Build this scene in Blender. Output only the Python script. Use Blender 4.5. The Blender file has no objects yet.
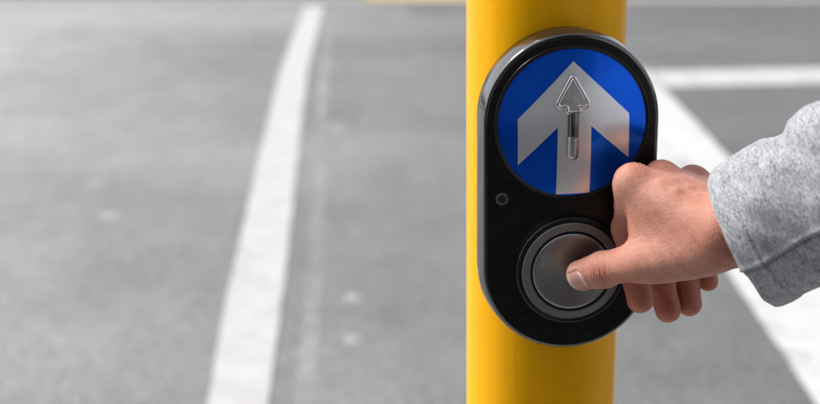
import bpy, bmesh, math, random
import numpy as np
from mathutils import Matrix, Vector
random.seed(7); np.random.seed(7)
sc = bpy.context.scene
C = sc.collection

# ---------------------------------------------------------------- camera
CAM = Vector((-0.099, -0.9926, 1.2526)); PITCH = 0.2768; ROLL = -0.0124
cp, sp, cr, sr = math.cos(PITCH), math.sin(PITCH), math.cos(ROLL), math.sin(ROLL)
fw = Vector((0, cp, -sp)); up = Vector((0, sp, cp)); rt = Vector((1, 0, 0))
r2 = cr * rt + sr * up; u2 = -sr * rt + cr * up
cd = bpy.data.cameras.new('camera'); cam = bpy.data.objects.new('camera', cd); C.objects.link(cam)
M = Matrix((r2, u2, -fw)).transposed().to_4x4(); M.translation = CAM
cam.matrix_world = M
cd.sensor_width = 36; cd.lens = 61.02; cd.clip_start = 0.05; cd.clip_end = 2000
cd.dof.use_dof = True; cd.dof.focus_distance = 0.908; cd.dof.aperture_fstop = 5.9; cd.dof.aperture_blades = 0
sc.camera = cam

# ---------------------------------------------------------------- world, sun, exposure
SUN_EL, SUN_AZ = math.radians(50), math.radians(290)     # azimuth clockwise from +Y: high on the left, a little beyond the pole
w = bpy.data.worlds.new('World'); sc.world = w; w.use_nodes = True
wt = w.node_tree; wt.nodes.clear()
sky = wt.nodes.new('ShaderNodeTexSky'); sky.sky_type = 'NISHITA'; sky.sun_disc = False
sky.sun_elevation = SUN_EL; sky.sun_rotation = SUN_AZ; sky.air_density = 1.0; sky.dust_density = 2.0; sky.ozone_density = 1.0
hs = wt.nodes.new('ShaderNodeHueSaturation'); hs.inputs['Saturation'].default_value = 0.35
bg = wt.nodes.new('ShaderNodeBackground'); bg.inputs['Strength'].default_value = 0.07
wo = wt.nodes.new('ShaderNodeOutputWorld')
wt.links.new(sky.outputs[0], hs.inputs['Color']); wt.links.new(hs.outputs[0], bg.inputs['Color']); wt.links.new(bg.outputs[0], wo.inputs[0])
sd = bpy.data.lights.new('sun', 'SUN'); sd.energy = 1.5; sd.angle = math.radians(12); sd.color = (1.0, 0.95, 0.88)
sun = bpy.data.objects.new('sun', sd); C.objects.link(sun); sun.location = (-3, -3, 6)
tosun = Vector((math.sin(SUN_AZ) * math.cos(SUN_EL), math.cos(SUN_AZ) * math.cos(SUN_EL), math.sin(SUN_EL)))
sun.rotation_euler = (-tosun).to_track_quat('-Z', 'Y').to_euler()
vs = sc.view_settings; vs.view_transform = 'Standard'; vs.look = 'None'; vs.gamma = 1.0; vs.use_curve_mapping = False
vs.exposure = 1.8

# ---------------------------------------------------------------- material helpers
def new_mat(name):
    m = bpy.data.materials.new(name); m.use_nodes = True
    nt = m.node_tree; b = nt.nodes['Principled BSDF']
    return m, nt, b
def node(nt, typ, **kw):
    n = nt.nodes.new(typ)
    for k, v in kw.items():
        if k in n.inputs.keys(): n.inputs[k].default_value = v
        else: setattr(n, k, v)
    return n
def ramp(nt, src, stops):
    r = nt.nodes.new('ShaderNodeValToRGB'); e = r.color_ramp.elements
    while len(e) < len(stops): e.new(0.5)
    for el, (p, c) in zip(e, stops):
        el.position = p; el.color = (*c, 1) if len(c) == 3 else c
    nt.links.new(src, r.inputs[0]); return r
def g(v): return (v, v, v)
def noise(nt, vec, scale, detail=4, rough=0.55, dist=0.0):
    n = node(nt, 'ShaderNodeTexNoise', Scale=scale, Detail=detail, Roughness=rough, Distortion=dist)
    if vec is not None: nt.links.new(vec, n.inputs['Vector'])
    return n
def mixc(nt, fac, a, b, blend='MIX'):
    m = nt.nodes.new('ShaderNodeMix'); m.data_type = 'RGBA'; m.blend_type = blend
    for sock, v in ((m.inputs[0], fac), (m.inputs[6], a), (m.inputs[7], b)):
        if isinstance(v, bpy.types.NodeSocket): nt.links.new(v, sock)
        elif isinstance(v, (int, float)): sock.default_value = v
        else: sock.default_value = (*v, 1)
    return m.outputs[2]
def bump(nt, b, h, strength=0.3, dist=0.001, prev=None):
    n = node(nt, 'ShaderNodeBump', Strength=strength, Distance=dist); nt.links.new(h, n.inputs['Height'])
    if prev is not None: nt.links.new(prev, n.inputs['Normal'])
    if b is not None: nt.links.new(n.outputs[0], b.inputs['Normal'])
    return n.outputs[0]
def coord(nt, which='Object'): return nt.nodes.new('ShaderNodeTexCoord').outputs[which]
def mapping(nt, vec, scale):
    m = nt.nodes.new('ShaderNodeMapping'); m.inputs['Scale'].default_value = scale; nt.links.new(vec, m.inputs['Vector']); return m.outputs[0]
def mathn(nt, op, a, b=0.0, clamp=False):
    m = nt.nodes.new('ShaderNodeMath'); m.operation = op; m.use_clamp = clamp
    for s, v in ((m.inputs[0], a), (m.inputs[1], b)):
        if isinstance(v, bpy.types.NodeSocket): nt.links.new(v, s)
        else: s.default_value = v
    return m.outputs[0]

def asphalt_mat(name, lo, hi, tint=(0.985, 1.005, 1.01), left_haze=False):
    m, nt, b = new_mat(name); co = coord(nt)
    big = noise(nt, mapping(nt, co, (0.35, 1.0, 1)), 0.8, 5, 0.6)
    mid = noise(nt, mapping(nt, co, (1.0, 0.5, 1)), 5.0, 5, 0.6, 0.6)
    mx = mathn(nt, 'ADD', mathn(nt, 'MULTIPLY', big.outputs[0], 0.62), mathn(nt, 'MULTIPLY', mid.outputs[0], 0.38))
    r = ramp(nt, mx, [(0.32, tuple(lo * t for t in tint)), (0.68, tuple(hi * t for t in tint))])
    vor = node(nt, 'ShaderNodeTexVoronoi', Scale=130.0); nt.links.new(co, vor.inputs['Vector'])
    st = ramp(nt, vor.outputs['Color'], [(0.15, g(0.55)), (0.6, g(1.0)), (0.95, g(1.6))])
    c = mixc(nt, 0.75, r.outputs[0], st.outputs[0], 'MULTIPLY')
    gr = noise(nt, co, 42.0, 4, 0.75); grr = ramp(nt, gr.outputs[0], [(0.3, g(0.72)), (0.5, g(1.0)), (0.7, g(1.32))]); c = mixc(nt, 1.0, c, grr.outputs[0], 'MULTIPLY')
    if left_haze:                                   # bright haze on the left painted into the seal colour, unevenly darker to the right
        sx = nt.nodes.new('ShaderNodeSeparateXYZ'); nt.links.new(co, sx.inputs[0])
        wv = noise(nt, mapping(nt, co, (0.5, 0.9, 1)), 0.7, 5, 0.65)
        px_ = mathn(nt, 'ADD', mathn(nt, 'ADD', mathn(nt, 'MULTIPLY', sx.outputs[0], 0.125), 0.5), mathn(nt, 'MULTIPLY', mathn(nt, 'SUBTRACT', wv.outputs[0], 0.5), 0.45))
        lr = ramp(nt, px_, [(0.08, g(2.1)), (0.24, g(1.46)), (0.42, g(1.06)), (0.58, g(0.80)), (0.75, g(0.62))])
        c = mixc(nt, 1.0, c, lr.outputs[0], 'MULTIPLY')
    nt.links.new(c, b.inputs['Base Color']); b.inputs['Roughness'].default_value = 0.62
    bump(nt, b, vor.outputs['Distance'], 0.6, 0.004)
    return m
def paint_mat(name, lo, hi, wear_col, wear_lo, wear_hi):
    m, nt, b = new_mat(name); co = coord(nt)
    n1 = noise(nt, co, 2.2, 6, 0.65); n2 = noise(nt, co, 38.0, 4, 0.7); n3 = noise(nt, co, 9.0, 4, 0.6)
    base = ramp(nt, n3.outputs[0], [(0.3, g(lo)), (0.7, g(hi))])
    wv = mathn(nt, 'ADD', mathn(nt, 'MULTIPLY', n1.outputs[0], 0.5), mathn(nt, 'MULTIPLY', n2.outputs[0], 0.5))
    wr = ramp(nt, wv, [(wear_lo, g(0)), (wear_hi, g(1))])
    c = base.outputs[0]; nt.links.new(wr.outputs[0], b.inputs['Alpha'])
    nt.links.new(c, b.inputs['Base Color']); b.inputs['Roughness'].default_value = 0.7
    bump(nt, b, n2.outputs[0], 0.3, 0.002)
    return m

MAT = {}
MAT['asphalt'] = asphalt_mat('asphalt_road', 0.10, 0.185, left_haze=True)
MAT['footpath'] = asphalt_mat('concrete_footpath', 0.24, 0.32, (1.0, 0.99, 0.97))
MAT['footpath_dark'] = asphalt_mat('asphalt_footpath', 0.045, 0.07)
MAT['patch'] = asphalt_mat('asphalt_patch', 0.085, 0.115)
MAT['line'] = paint_mat('road_paint', 0.33, 0.42, (0.2, 0.2, 0.2), 0.27, 0.40)
MAT['line_bright'] = paint_mat('road_paint_fresh', 0.38, 0.47, (0.3, 0.3, 0.3), 0.33, 0.43)
MAT['ghost'] = paint_mat('road_paint_ghost', 0.27, 0.33, (0.15, 0.152, 0.15), 0.36, 0.64)
MAT['gum'] = paint_mat('gum_spot', 0.24, 0.30, (0.2, 0.2, 0.2), 0.36, 0.5)
def simple(name, col, rough, metal=0.0, nscale=60.0, var=0.12, bstr=0.05, coat=0.0, rvar=0.1):
    m, nt, b = new_mat(name); co = coord(nt)
    n = noise(nt, co, nscale, 5, 0.6)
    r = ramp(nt, n.outputs[0], [(0.3, tuple(c * (1 - var) for c in col)), (0.7, tuple(min(1, c * (1 + var)) for c in col))])
    nt.links.new(r.outputs[0], b.inputs['Base Color'])
    rr = ramp(nt, n.outputs[0], [(0.3, g(max(0, rough - rvar * rough))), (0.7, g(rough + rvar * rough))])
    nt.links.new(rr.outputs[0], b.inputs['Roughness'])
    b.inputs['Metallic'].default_value = metal; b.inputs['Coat Weight'].default_value = coat; b.inputs['Coat Roughness'].default_value = 0.05
    if bstr: bump(nt, b, n.outputs[0], bstr, 0.001)
    return m
MAT['concrete'] = simple('kerb_concrete', (0.42, 0.41, 0.39), 0.9, nscale=20, bstr=0.4)
MAT['concrete_pale'] = simple('channel_concrete', (0.26, 0.26, 0.25), 0.9, nscale=8, bstr=0.3)
MAT['tan'] = simple('tactile_tan', (0.33, 0.27, 0.16), 0.85, nscale=15, bstr=0.3)
MAT['grass'] = simple('far_ground', (0.10, 0.10, 0.095), 0.9, nscale=12, var=0.5, bstr=0.5)
MAT['galv'] = simple('galvanised_steel', (0.45, 0.46, 0.47), 0.45, 0.9, nscale=40, var=0.2)
MAT['bracket'] = simple('bracket_metal', (0.62, 0.62, 0.60), 0.3, 0.9, nscale=80)

def node_mul(nt, a, b_):
    class R: pass
    r = R(); r.outputs = [mixc(nt, 1.0, a.outputs[0], b_.outputs[0], 'MULTIPLY')]; return r
def yellow_mat():
    m, nt, b = new_mat('yellow_pole_paint'); co = coord(nt)
    n = noise(nt, mapping(nt, co, (60, 60, 3)), 1.0, 4, 0.6); d = noise(nt, co, 25.0, 6, 0.65)
    r = ramp(nt, n.outputs[0], [(0.3, (0.80, 0.375, 0.001)), (0.7, (0.86, 0.42, 0.002))])
    dr = ramp(nt, d.outputs[0], [(0.25, g(0.90)), (0.5, g(1.0))])
    sc_ = noise(nt, mapping(nt, co, (500, 500, 18)), 1.0, 3, 0.6); dr2 = ramp(nt, sc_.outputs[0], [(0.30, g(0.80)), (0.36, g(1.0))]); dr = node_mul(nt, dr, dr2)
    rg = ramp(nt, mathn(nt, 'ADD', mathn(nt, 'MULTIPLY', d.outputs[0], 0.6), mathn(nt, 'MULTIPLY', sc_.outputs[0], 0.4)), [(0.35, g(0.16)), (0.65, g(0.36))]); nt.links.new(rg.outputs[0], b.inputs['Roughness'])
    nt.links.new(mixc(nt, 1.0, r.outputs[0], dr.outputs[0], 'MULTIPLY'), b.inputs['Base Color'])
    b.inputs['Roughness'].default_value = 0.26; b.inputs['Specular IOR Level'].default_value = 0.12
    fl = noise(nt, mapping(nt, co, (220, 220, 40)), 1.0, 2, 0.5)
    bump(nt, b, fl.outputs[0], 0.08, 0.001)
    return m
MAT['yellow'] = yellow_mat()
def plastic(name, col, rough, scr=0.4, spec=0.5):
    m, nt, b = new_mat(name); co = coord(nt)
    n = noise(nt, co, 90.0, 5, 0.7); s = noise(nt, mapping(nt, co, (30, 400, 100)), 1.0, 3, 0.6)
    mx = mathn(nt, 'ADD', mathn(nt, 'MULTIPLY', n.outputs[0], 0.6), mathn(nt, 'MULTIPLY', s.outputs[0], 0.4))
    rr = ramp(nt, mx, [(0.35, g(rough * (1 - scr))), (0.65, g(rough * (1 + scr)))])
    du = noise(nt, co, 700.0, 2, 0.7); db = noise(nt, co, 26.0, 4, 0.6)
    dm = ramp(nt, mathn(nt, 'ADD', mathn(nt, 'MULTIPLY', du.outputs[0], 0.6), mathn(nt, 'MULTIPLY', db.outputs[0], 0.4)), [(0.60, g(0)), (0.72, g(1))])
    nt.links.new(mixc(nt, mathn(nt, 'MULTIPLY', dm.outputs[0], 0.6), col, (0.09, 0.085, 0.078)), b.inputs['Base Color'])
    nt.links.new(rr.outputs[0], b.inputs['Roughness']); b.inputs['Specular IOR Level'].default_value = spec
    bump(nt, b, n.outputs[0], 0.04, 0.0004)
    return m
MAT['black'] = plastic('black_gloss_plastic', (0.004, 0.004, 0.0045), 0.2, 0.4, 0.3)
MAT['black_face'] = plastic('black_satin_plastic', (0.0035, 0.0035, 0.004), 0.3, 0.4, 0.22)
MAT['black_edge'] = plastic('black_edge_plastic', (0.008, 0.008, 0.009), 0.08, 0.4, 0.8)
MAT['black_edge'].node_tree.nodes['Principled BSDF'].inputs['IOR'].default_value = 1.75
MAT['socket'] = simple('socket_screw', (0.10, 0.10, 0.102), 0.35, 0.8, nscale=300)
MAT['gap'] = simple('shadow_gap_rubber', (0.004, 0.004, 0.004), 0.7, nscale=200)
def blue_mat():
    m, nt, b = new_mat('blue_sign_film'); co = coord(nt)
    n = noise(nt, co, 30.0, 4, 0.6)
    r = ramp(nt, n.outputs[0], [(0.3, (0.0, 0.085, 0.66)), (0.7, (0.0, 0.105, 0.76))])
    nt.links.new(r.outputs[0], b.inputs['Base Color']); b.inputs['Roughness'].default_value = 0.2; b.inputs['Metallic'].default_value = 0.8; b.inputs['Specular IOR Level'].default_value = 0.1
    b.inputs['Coat Weight'].default_value = 0.2; b.inputs['Coat Roughness'].default_value = 0.05
    return m
MAT['blue'] = blue_mat()
def silver_mat():
    m, nt, b = new_mat('silver_sheeting'); co = coord(nt)
    n = noise(nt, mapping(nt, co, (900, 250, 900)), 1.0, 3, 0.6); n2 = noise(nt, co, 40.0, 4, 0.6)
    r = ramp(nt, n2.outputs[0], [(0.3, (0.62, 0.645, 0.68)), (0.7, (0.74, 0.765, 0.80))])
    nt.links.new(r.outputs[0], b.inputs['Base Color']); b.inputs['Metallic'].default_value = 0.7; b.inputs['Roughness'].default_value = 0.24; b.inputs['Specular IOR Level'].default_value = 0.2
    return m
MAT['silver'] = silver_mat()
MAT['chrome'] = simple('polished_steel', (0.62, 0.61, 0.60), 0.13, 1.0, nscale=200, var=0.08)
MAT['chrome_dark_reflection'] = simple('chrome_dark_reflection', (0.16, 0.15, 0.14), 0.1, 1.0, nscale=200, var=0.08)
MAT['silver2'] = simple('satin_steel', (0.42, 0.43, 0.44), 0.28, 0.9, nscale=200, var=0.08)
def brushed(name, col, rough, aniso=0.85):
    m, nt, b = new_mat(name); co = coord(nt)
    sepn = nt.nodes.new('ShaderNodeSeparateXYZ'); nt.links.new(co, sepn.inputs[0])
    x2 = mathn(nt, 'MULTIPLY', sepn.outputs[0], sepn.outputs[0]); y2 = mathn(nt, 'MULTIPLY', sepn.outputs[1], sepn.outputs[1])
    rad = mathn(nt, 'SQRT', mathn(nt, 'ADD', x2, y2))
    n = node(nt, 'ShaderNodeTexNoise', Scale=2600.0, Detail=3.0); n.noise_dimensions = '1D'; nt.links.new(rad, n.inputs['W'])
    r = ramp(nt, n.outputs[0], [(0.3, tuple(c * 0.85 for c in col)), (0.7, tuple(c * 1.1 for c in col))])
    nt.links.new(r.outputs[0], b.inputs['Base Color'])
    b.inputs['Metallic'].default_value = 1.0; b.inputs['Roughness'].default_value = rough; b.inputs['Anisotropic'].default_value = aniso
    tg = nt.nodes.new('ShaderNodeTangent'); tg.direction_type = 'RADIAL'; tg.axis = 'Z'; nt.links.new(tg.outputs[0], b.inputs['Tangent'])
    bump(nt, b, n.outputs[0], 0.06, 0.0003)
    return m
MAT['brushed'] = brushed('brushed_steel_button', (0.28, 0.285, 0.295), 0.2, 0.97)
MAT['ring'] = brushed('dull_steel_ring', (0.20, 0.195, 0.18), 0.45, 0.5)

def skin_mat():
    m, nt, b = new_mat('skin'); co = coord(nt)
    at = nt.nodes.new('ShaderNodeAttribute'); at.attribute_name = 'flush'
    pa = nt.nodes.new('ShaderNodeAttribute'); pa.attribute_name = 'pale'
    n1 = noise(nt, co, 55.0, 5, 0.6); n2 = noise(nt, co, 420.0, 3, 0.6); n3 = noise(nt, co, 1500.0, 2, 0.5)
    base = ramp(nt, n1.outputs[0], [(0.3, (0.39, 0.168, 0.120)), (0.7, (0.52, 0.262, 0.198))])
    c = mixc(nt, mathn(nt, 'MULTIPLY', at.outputs['Fac'], 0.75), base.outputs[0], (0.47, 0.14, 0.085))
    c = mixc(nt, mathn(nt, 'MULTIPLY', pa.outputs['Fac'], 0.8), c, (0.66, 0.42, 0.24))
    fr = ramp(nt, n2.outputs[0], [(0.35, g(0.93)), (0.65, g(1.06))])
    c = mixc(nt, 1.0, c, fr.outputs[0], 'MULTIPLY')
    nt.links.new(c, b.inputs['Base Color'])
    b.subsurface_method = 'RANDOM_WALK' if hasattr(b, 'subsurface_method') else b.subsurface_method
    b.inputs['Subsurface Weight'].default_value = 0.12; b.inputs['Subsurface Radius'].default_value = (1.0, 0.35, 0.2); b.inputs['Subsurface Scale'].default_value = 0.003
    rr = ramp(nt, n2.outputs[0], [(0.3, g(0.46)), (0.7, g(0.64))]); nt.links.new(rr.outputs[0], b.inputs['Roughness'])
    b.inputs['Specular IOR Level'].default_value = 0.38
    vor = node(nt, 'ShaderNodeTexVoronoi', Scale=900.0); vor.feature = 'DISTANCE_TO_EDGE'
    nd = noise(nt, co, 300.0, 2); nt.links.new(mixc(nt, 0.0012, co, nd.outputs['Color'], 'ADD'), vor.inputs['Vector'])
    vr = ramp(nt, vor.outputs['Distance'], [(0.0, g(0)), (0.25, g(1))])
    v2 = node(nt, 'ShaderNodeTexVoronoi', Scale=1.0); v2.feature = 'DISTANCE_TO_EDGE'; nt.links.new(mapping(nt, mixc(nt, 0.004, co, nd.outputs['Color'], 'ADD'), (260, 420, 520)), v2.inputs['Vector'])
    vr2 = ramp(nt, v2.outputs['Distance'], [(0.0, g(0)), (0.12, g(1))])
    b0 = bump(nt, None, vr2.outputs[0], 0.3, 0.0003)
    b1 = bump(nt, None, vr.outputs[0], 0.45, 0.0002, b0)
    b2 = bump(nt, None, n3.outputs[0], 0.3, 0.0002, b1)
    bump(nt, b, n2.outputs[0], 0.3, 0.0005, b2)
    lines = ramp(nt, vor.outputs['Distance'], [(0.0, g(0.93)), (0.2, g(1.0))]); c = mixc(nt, 0.8, c, lines.outputs[0], 'MULTIPLY'); nt.links.new(c, b.inputs['Base Color'])
    return m
MAT['skin'] = skin_mat()
def nail_mat():
    m, nt, b = new_mat('fingernail'); co = coord(nt, 'UV'); s = nt.nodes.new('ShaderNodeSeparateXYZ'); nt.links.new(co, s.inputs[0])
    r = ramp(nt, s.outputs[1], [(0.0, (0.72, 0.55, 0.48)), (0.10, (0.66, 0.46, 0.40)), (0.26, (0.45, 0.215, 0.185)), (0.8, (0.46, 0.225, 0.19)), (0.92, (0.62, 0.46, 0.36))])  # pale base: lunula, with the cuticle's light reflection painted in
    nt.links.new(r.outputs[0], b.inputs['Base Color']); b.inputs['Roughness'].default_value = 0.38
    wv = noise(nt, mapping(nt, co, (40, 2, 1)), 1.0, 2); bump(nt, b, wv.outputs[0], 0.12, 0.0003)
    return m
MAT['nail'] = nail_mat()
def fabric_mat(name, dark, body=False):
    m, nt, b = new_mat(name); uv = mapping(nt, coord(nt), (1000, 1000, 1000)) if body else coord(nt, 'UV')     # UV is laid out in millimetres along and round the sleeve
    a = noise(nt, mapping(nt, uv, (1.25, 0.30, 1)), 1.0, 4, 0.68, 0.8)
    a2 = noise(nt, mapping(nt, uv, (2.4, 0.9, 1)), 1.0, 3, 0.7, 0.4)
    big = noise(nt, mapping(nt, uv, (0.22, 0.07, 1)), 1.0, 4, 0.65)
    mx = mathn(nt, 'ADD', mathn(nt, 'MULTIPLY', a.outputs[0], 0.46), mathn(nt, 'ADD', mathn(nt, 'MULTIPLY', a2.outputs[0], 0.36), mathn(nt, 'MULTIPLY', big.outputs[0], 0.18)))
    r = ramp(nt, mx, [(0.40, tuple(dark * c for c in (0.07, 0.08, 0.105))), (0.475, tuple(dark * c for c in (0.27, 0.285, 0.315))), (0.555, tuple(dark * c for c in (0.48, 0.495, 0.53)))])
    nt.links.new(r.outputs[0], b.inputs['Base Color']); b.inputs['Roughness'].default_value = 0.95
    b.inputs['Specular IOR Level'].default_value = 0.15; b.inputs['Sheen Weight'].default_value = 0.25; b.inputs['Sheen Roughness'].default_value = 0.5
    wv = node(nt, 'ShaderNodeTexWave', Scale=1.0); wv.inputs['Distortion'].default_value = 1.5; wv.inputs['Detail'].default_value = 2; nt.links.new(mapping(nt, uv, (0.25, 0.9, 1)), wv.inputs['Vector'])
    b1 = bump(nt, None, wv.outputs[0], 0.25, 0.0006)
    fz = noise(nt, mapping(nt, uv, (1.6, 1.6, 1)), 1.0, 3, 0.7)
    bump(nt, b, fz.outputs[0], 0.55, 0.0008, b1)
    return m
MAT['fabric'] = fabric_mat('heather_grey_fleece', 0.92)
MAT['fabric_body'] = fabric_mat('heather_grey_fleece_body', 1.0, True)
MAT['denim'] = simple('dark_denim', (0.035, 0.045, 0.08), 0.9, nscale=300, var=0.4, bstr=0.3)
MAT['shoe'] = simple('black_shoe_leather', (0.03, 0.028, 0.027), 0.5, nscale=120, var=0.3)
MAT['hair'] = simple('dark_brown_hair', (0.035, 0.022, 0.015), 0.55, nscale=250, var=0.5, bstr=0.6)
def eye_mat():
    m, nt, b = new_mat('eye'); s = nt.nodes.new('ShaderNodeSeparateXYZ'); nt.links.new(coord(nt), s.inputs[0])
    r = ramp(nt, mathn(nt, 'MULTIPLY', s.outputs[2], 78.0), [(0.84, (0.7, 0.68, 0.65)), (0.87, (0.10, 0.06, 0.03)), (0.95, (0.10, 0.06, 0.03)), (0.965, g(0.005))])
    nt.links.new(r.outputs[0], b.inputs['Base Color']); b.inputs['Roughness'].default_value = 0.1
    return m
MAT['eye'] = eye_mat()
MAT['blocker_wall'] = simple('painted_wall', (0.42, 0.415, 0.40), 0.8, nscale=3, var=0.2)
MAT['blocker_fascia'] = simple('painted_fascia', (0.05, 0.055, 0.06), 0.6, nscale=5)
MAT['verandah'] = simple('blocker_lining', (0.10, 0.10, 0.095), 0.8, nscale=4)
MAT['frame'] = simple('window_frame_metal', (0.08, 0.08, 0.08), 0.4, 0.6)
MAT['glass'] = simple('shop_glass', (0.02, 0.022, 0.024), 0.08, 0.0, nscale=2, var=0.3, bstr=0)
MAT['thread'] = simple('grey_thread', (0.42, 0.43, 0.46), 0.9, nscale=500)

# ---------------------------------------------------------------- object helpers
def link(name, me, mat, parent=None, smooth=True, loc=None):
    if mat is not None: me.materials.append(MAT[mat])
    if smooth:
        for p in me.polygons: p.use_smooth = True
    o = bpy.data.objects.new(name, me); C.objects.link(o)
    if parent is not None: o.parent = parent
    if loc is not None: o.location = loc
    return o
def tag(o, label=None, cat=None, group=None, kind=None):
    if label: o['label'] = label
    if cat: o['category'] = cat
    if group: o['group'] = group
    if kind: o['kind'] = kind
    return o
def pyd(name, v, f):
    me = bpy.data.meshes.new(name); me.from_pydata([tuple(map(float, p)) for p in v], [], f); me.update(); return me
def rings(name, rgs, close=(False, False), wrap=True):
    """loft between rings (lists of points of equal length)"""
    n = len(rgs[0]); v = [p for r in rgs for p in r]; f = []
    for i in range(len(rgs) - 1):
        for j in range(n if wrap else n - 1):
            a, b = i * n + j, i * n + (j + 1) % n
            f.append((a, b, b + n, a + n))
    if close[0]: f.append(tuple(range(n - 1, -1, -1)))
    if close[1]: f.append(tuple(range((len(rgs) - 1) * n, len(rgs) * n)))
    return pyd(name, v, f)
def lathe(name, prof, n=96, close=(False, False), flip=False):
    rg = [[(r * math.cos(2 * math.pi * j / n), r * math.sin(2 * math.pi * j / n), z) for j in range(n)] for r, z in prof]
    return rings(name, rg, close)
def sharp(o, deg=35):
    me = o.data; bm = bmesh.new(); bm.from_mesh(me)
    bmesh.ops.recalc_face_normals(bm, faces=bm.faces)
    for e in bm.edges:
        if len(e.link_faces) == 2 and e.calc_face_angle(0) > math.radians(deg): e.smooth = False
    bm.to_mesh(me); bm.free(); return o
def box(name, x0, x1, y0, y1, z0, z1, mat, parent=None, bev=0.0):
    bm = bmesh.new(); bmesh.ops.create_cube(bm, size=1)
    for v in bm.verts: v.co = Vector(((x0 + x1) / 2 + v.co.x * (x1 - x0), (y0 + y1) / 2 + v.co.y * (y1 - y0), (z0 + z1) / 2 + v.co.z * (z1 - z0)))
    if bev: bmesh.ops.bevel(bm, geom=bm.edges[:], offset=bev, segments=2, affect='EDGES')
    me = bpy.data.meshes.new(name); bm.to_mesh(me); bm.free()
    return link(name, me, mat, parent, smooth=False)
def empty(name, loc=(0, 0, 0)):
    o = bpy.data.objects.new(name, None); C.objects.link(o); o.location = loc; o.empty_display_size = 0.1; return o
def tube(name, pts, rad, mat, parent=None, closed=False, seg=10, caps=True):
    P = [Vector(p) for p in pts]; n = len(P); rg = []; prev = None
    for i in range(n):
        if closed: d = P[(i + 1) % n] - P[i - 1]
        else: d = P[min(i + 1, n - 1)] - P[max(i - 1, 0)]
        d.normalize()
        a = Vector((0, 0, 1)) if prev is None else prev
        a = (a - d * a.dot(d))
        if a.length < 1e-4: a = d.orthogonal()
        a.normalize(); prev = a; b = d.cross(a)
        rr = rad[i] if isinstance(rad, (list, tuple)) else rad
        rg.append([tuple(P[i] + (a * math.cos(2 * math.pi * k / seg) + b * math.sin(2 * math.pi * k / seg)) * rr) for k in range(seg)])
    if closed: rg.append(rg[0])
    me = rings(name, rg, (not closed and caps, not closed and caps))
    return link(name, me, mat, parent)

# ---------------------------------------------------------------- setting: road, kerbs, footpaths
ROAD = -0.12
def sheet(name, x0, x1, y0, y1, z, mat, nx=1, ny=1):
    v = [(x0 + (x1 - x0) * i / nx, y0 + (y1 - y0) * j / ny, z) for j in range(ny + 1) for i in range(nx + 1)]
    f = [(j * (nx + 1) + i, j * (nx + 1) + i + 1, (j + 1) * (nx + 1) + i + 1, (j + 1) * (nx + 1) + i) for j in range(ny) for i in range(nx)]
    return link(name, pyd(name, v, f), mat, smooth=False)
tag(sheet('ground', -900, 900, -900, 900, ROAD - 0.02, 'grass'), kind='structure')
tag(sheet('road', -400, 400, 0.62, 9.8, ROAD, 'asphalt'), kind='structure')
KS = -0.098                                    # the far kerb runs slightly askew to the near one
def far(x): return 9.44 + KS * x
def strip(name, pts_l, pts_r, z, mat, parent=None, jit=0.0015):
    n = 60; ys = np.linspace(0, 1, n); out = []
    def res(p):
        p = np.array(p, float); s = np.r_[0, np.cumsum(np.hypot(*np.diff(p, axis=0).T))]; s /= s[-1]
        return np.stack([np.interp(ys, s, p[:, 0]), np.interp(ys, s, p[:, 1])], -1)
    L, R = res(pts_l), res(pts_r)
    k = np.ones(7) / 7
    rng = np.random.RandomState(len(name) * 31 + int(abs(L[0, 0]) * 100))
    v = []
    for i in range(n):
        v.append((L[i, 0] + rng.normal() * jit, L[i, 1], z)); v.append((R[i, 0] + rng.normal() * jit, R[i, 1], z))
    f = [(2 * i, 2 * i + 1, 2 * i + 3, 2 * i + 2) for i in range(n - 1)]
    return link(name, pyd(name, v, f), mat, parent, smooth=False)
PZ = ROAD + 0.004
a = strip('crosswalk_line', [(-.53, 1.0), (-.59, 2.09), (-.63, 2.7), (-.655, 3.22), (-.685, 3.89), (-.75, 5.35), (-.80, 6.6), (-.84, 9.0)],
          [(-.385, 1.0), (-.445, 2.09), (-.47, 2.7), (-.49, 3.22), (-.525, 3.89), (-.595, 5.35), (-.65, 6.6), (-.70, 9.0)], PZ, 'line')
tag(a, kind='structure')
a = strip('limit_line', [(.855, 1.0), (.855, 2.04), (.865, 3.04), (.87, 5.0), (.88, 6.36)], [(1.175, 1.0), (1.18, 2.5), (1.185, 4.4), (1.18, 5.85), (1.18, 6.36)], PZ, 'line_bright')
tag(a, kind='structure')
a = strip('lane_line', [(1.19, 6.32), (3, 6.42), (9, 6.75)], [(1.19, 5.88), (3, 5.99), (9, 6.3)], PZ, 'line'); tag(a, kind='structure')
a = strip('faded_line', [(-.365, 1.5), (-.38, 2.08), (-.455, 3.88), (-.565, 6.2), (-.635, 8.3)], [(-.315, 1.5), (-.33, 2.08), (-.405, 3.88), (-.525, 6.2), (-.60, 8.3)], ROAD + 0.0012, 'ghost'); tag(a, kind='structure')
# near kerb, footpath and the strip the pole stands in
def kerb(name, xs, yfun, w, mat='concrete', side=1):
    prof = [(0.0, ROAD - 0.05), (0.0, -0.022), (0.006 * side, -0.006), (0.022 * side, 0.0), (w * side, 0.0), (w * side, ROAD - 0.05)]
    rg = [[(x, yfun(x) + p[0], p[1]) for p in prof] for x in xs]
    me = rings(name, rg, (True, True)); o = link(name, me, mat, smooth=False); sharp(o); return o
tag(kerb('kerb_near', [-60, 60], lambda x: 0.62, 0.15, side=-1), kind='structure')
tag(sheet('footpath', -60, 60, -4.62, -1.45, -0.001, 'footpath_dark'), kind='structure')  # kept dark for the reflections in disc and button
tag(sheet('footpath_bounce_band', -60, 60, -1.45, 0.469, -0.001, 'footpath'), kind='structure')  # unseen pale band, added to bounce light up to sleeve and fingers
tag(kerb('kerb_far', [-60, -0.42], far, 0.15), kind='structure')
tag(kerb('kerb_far', [0.42, 60], far, 0.15), kind='structure')
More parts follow.
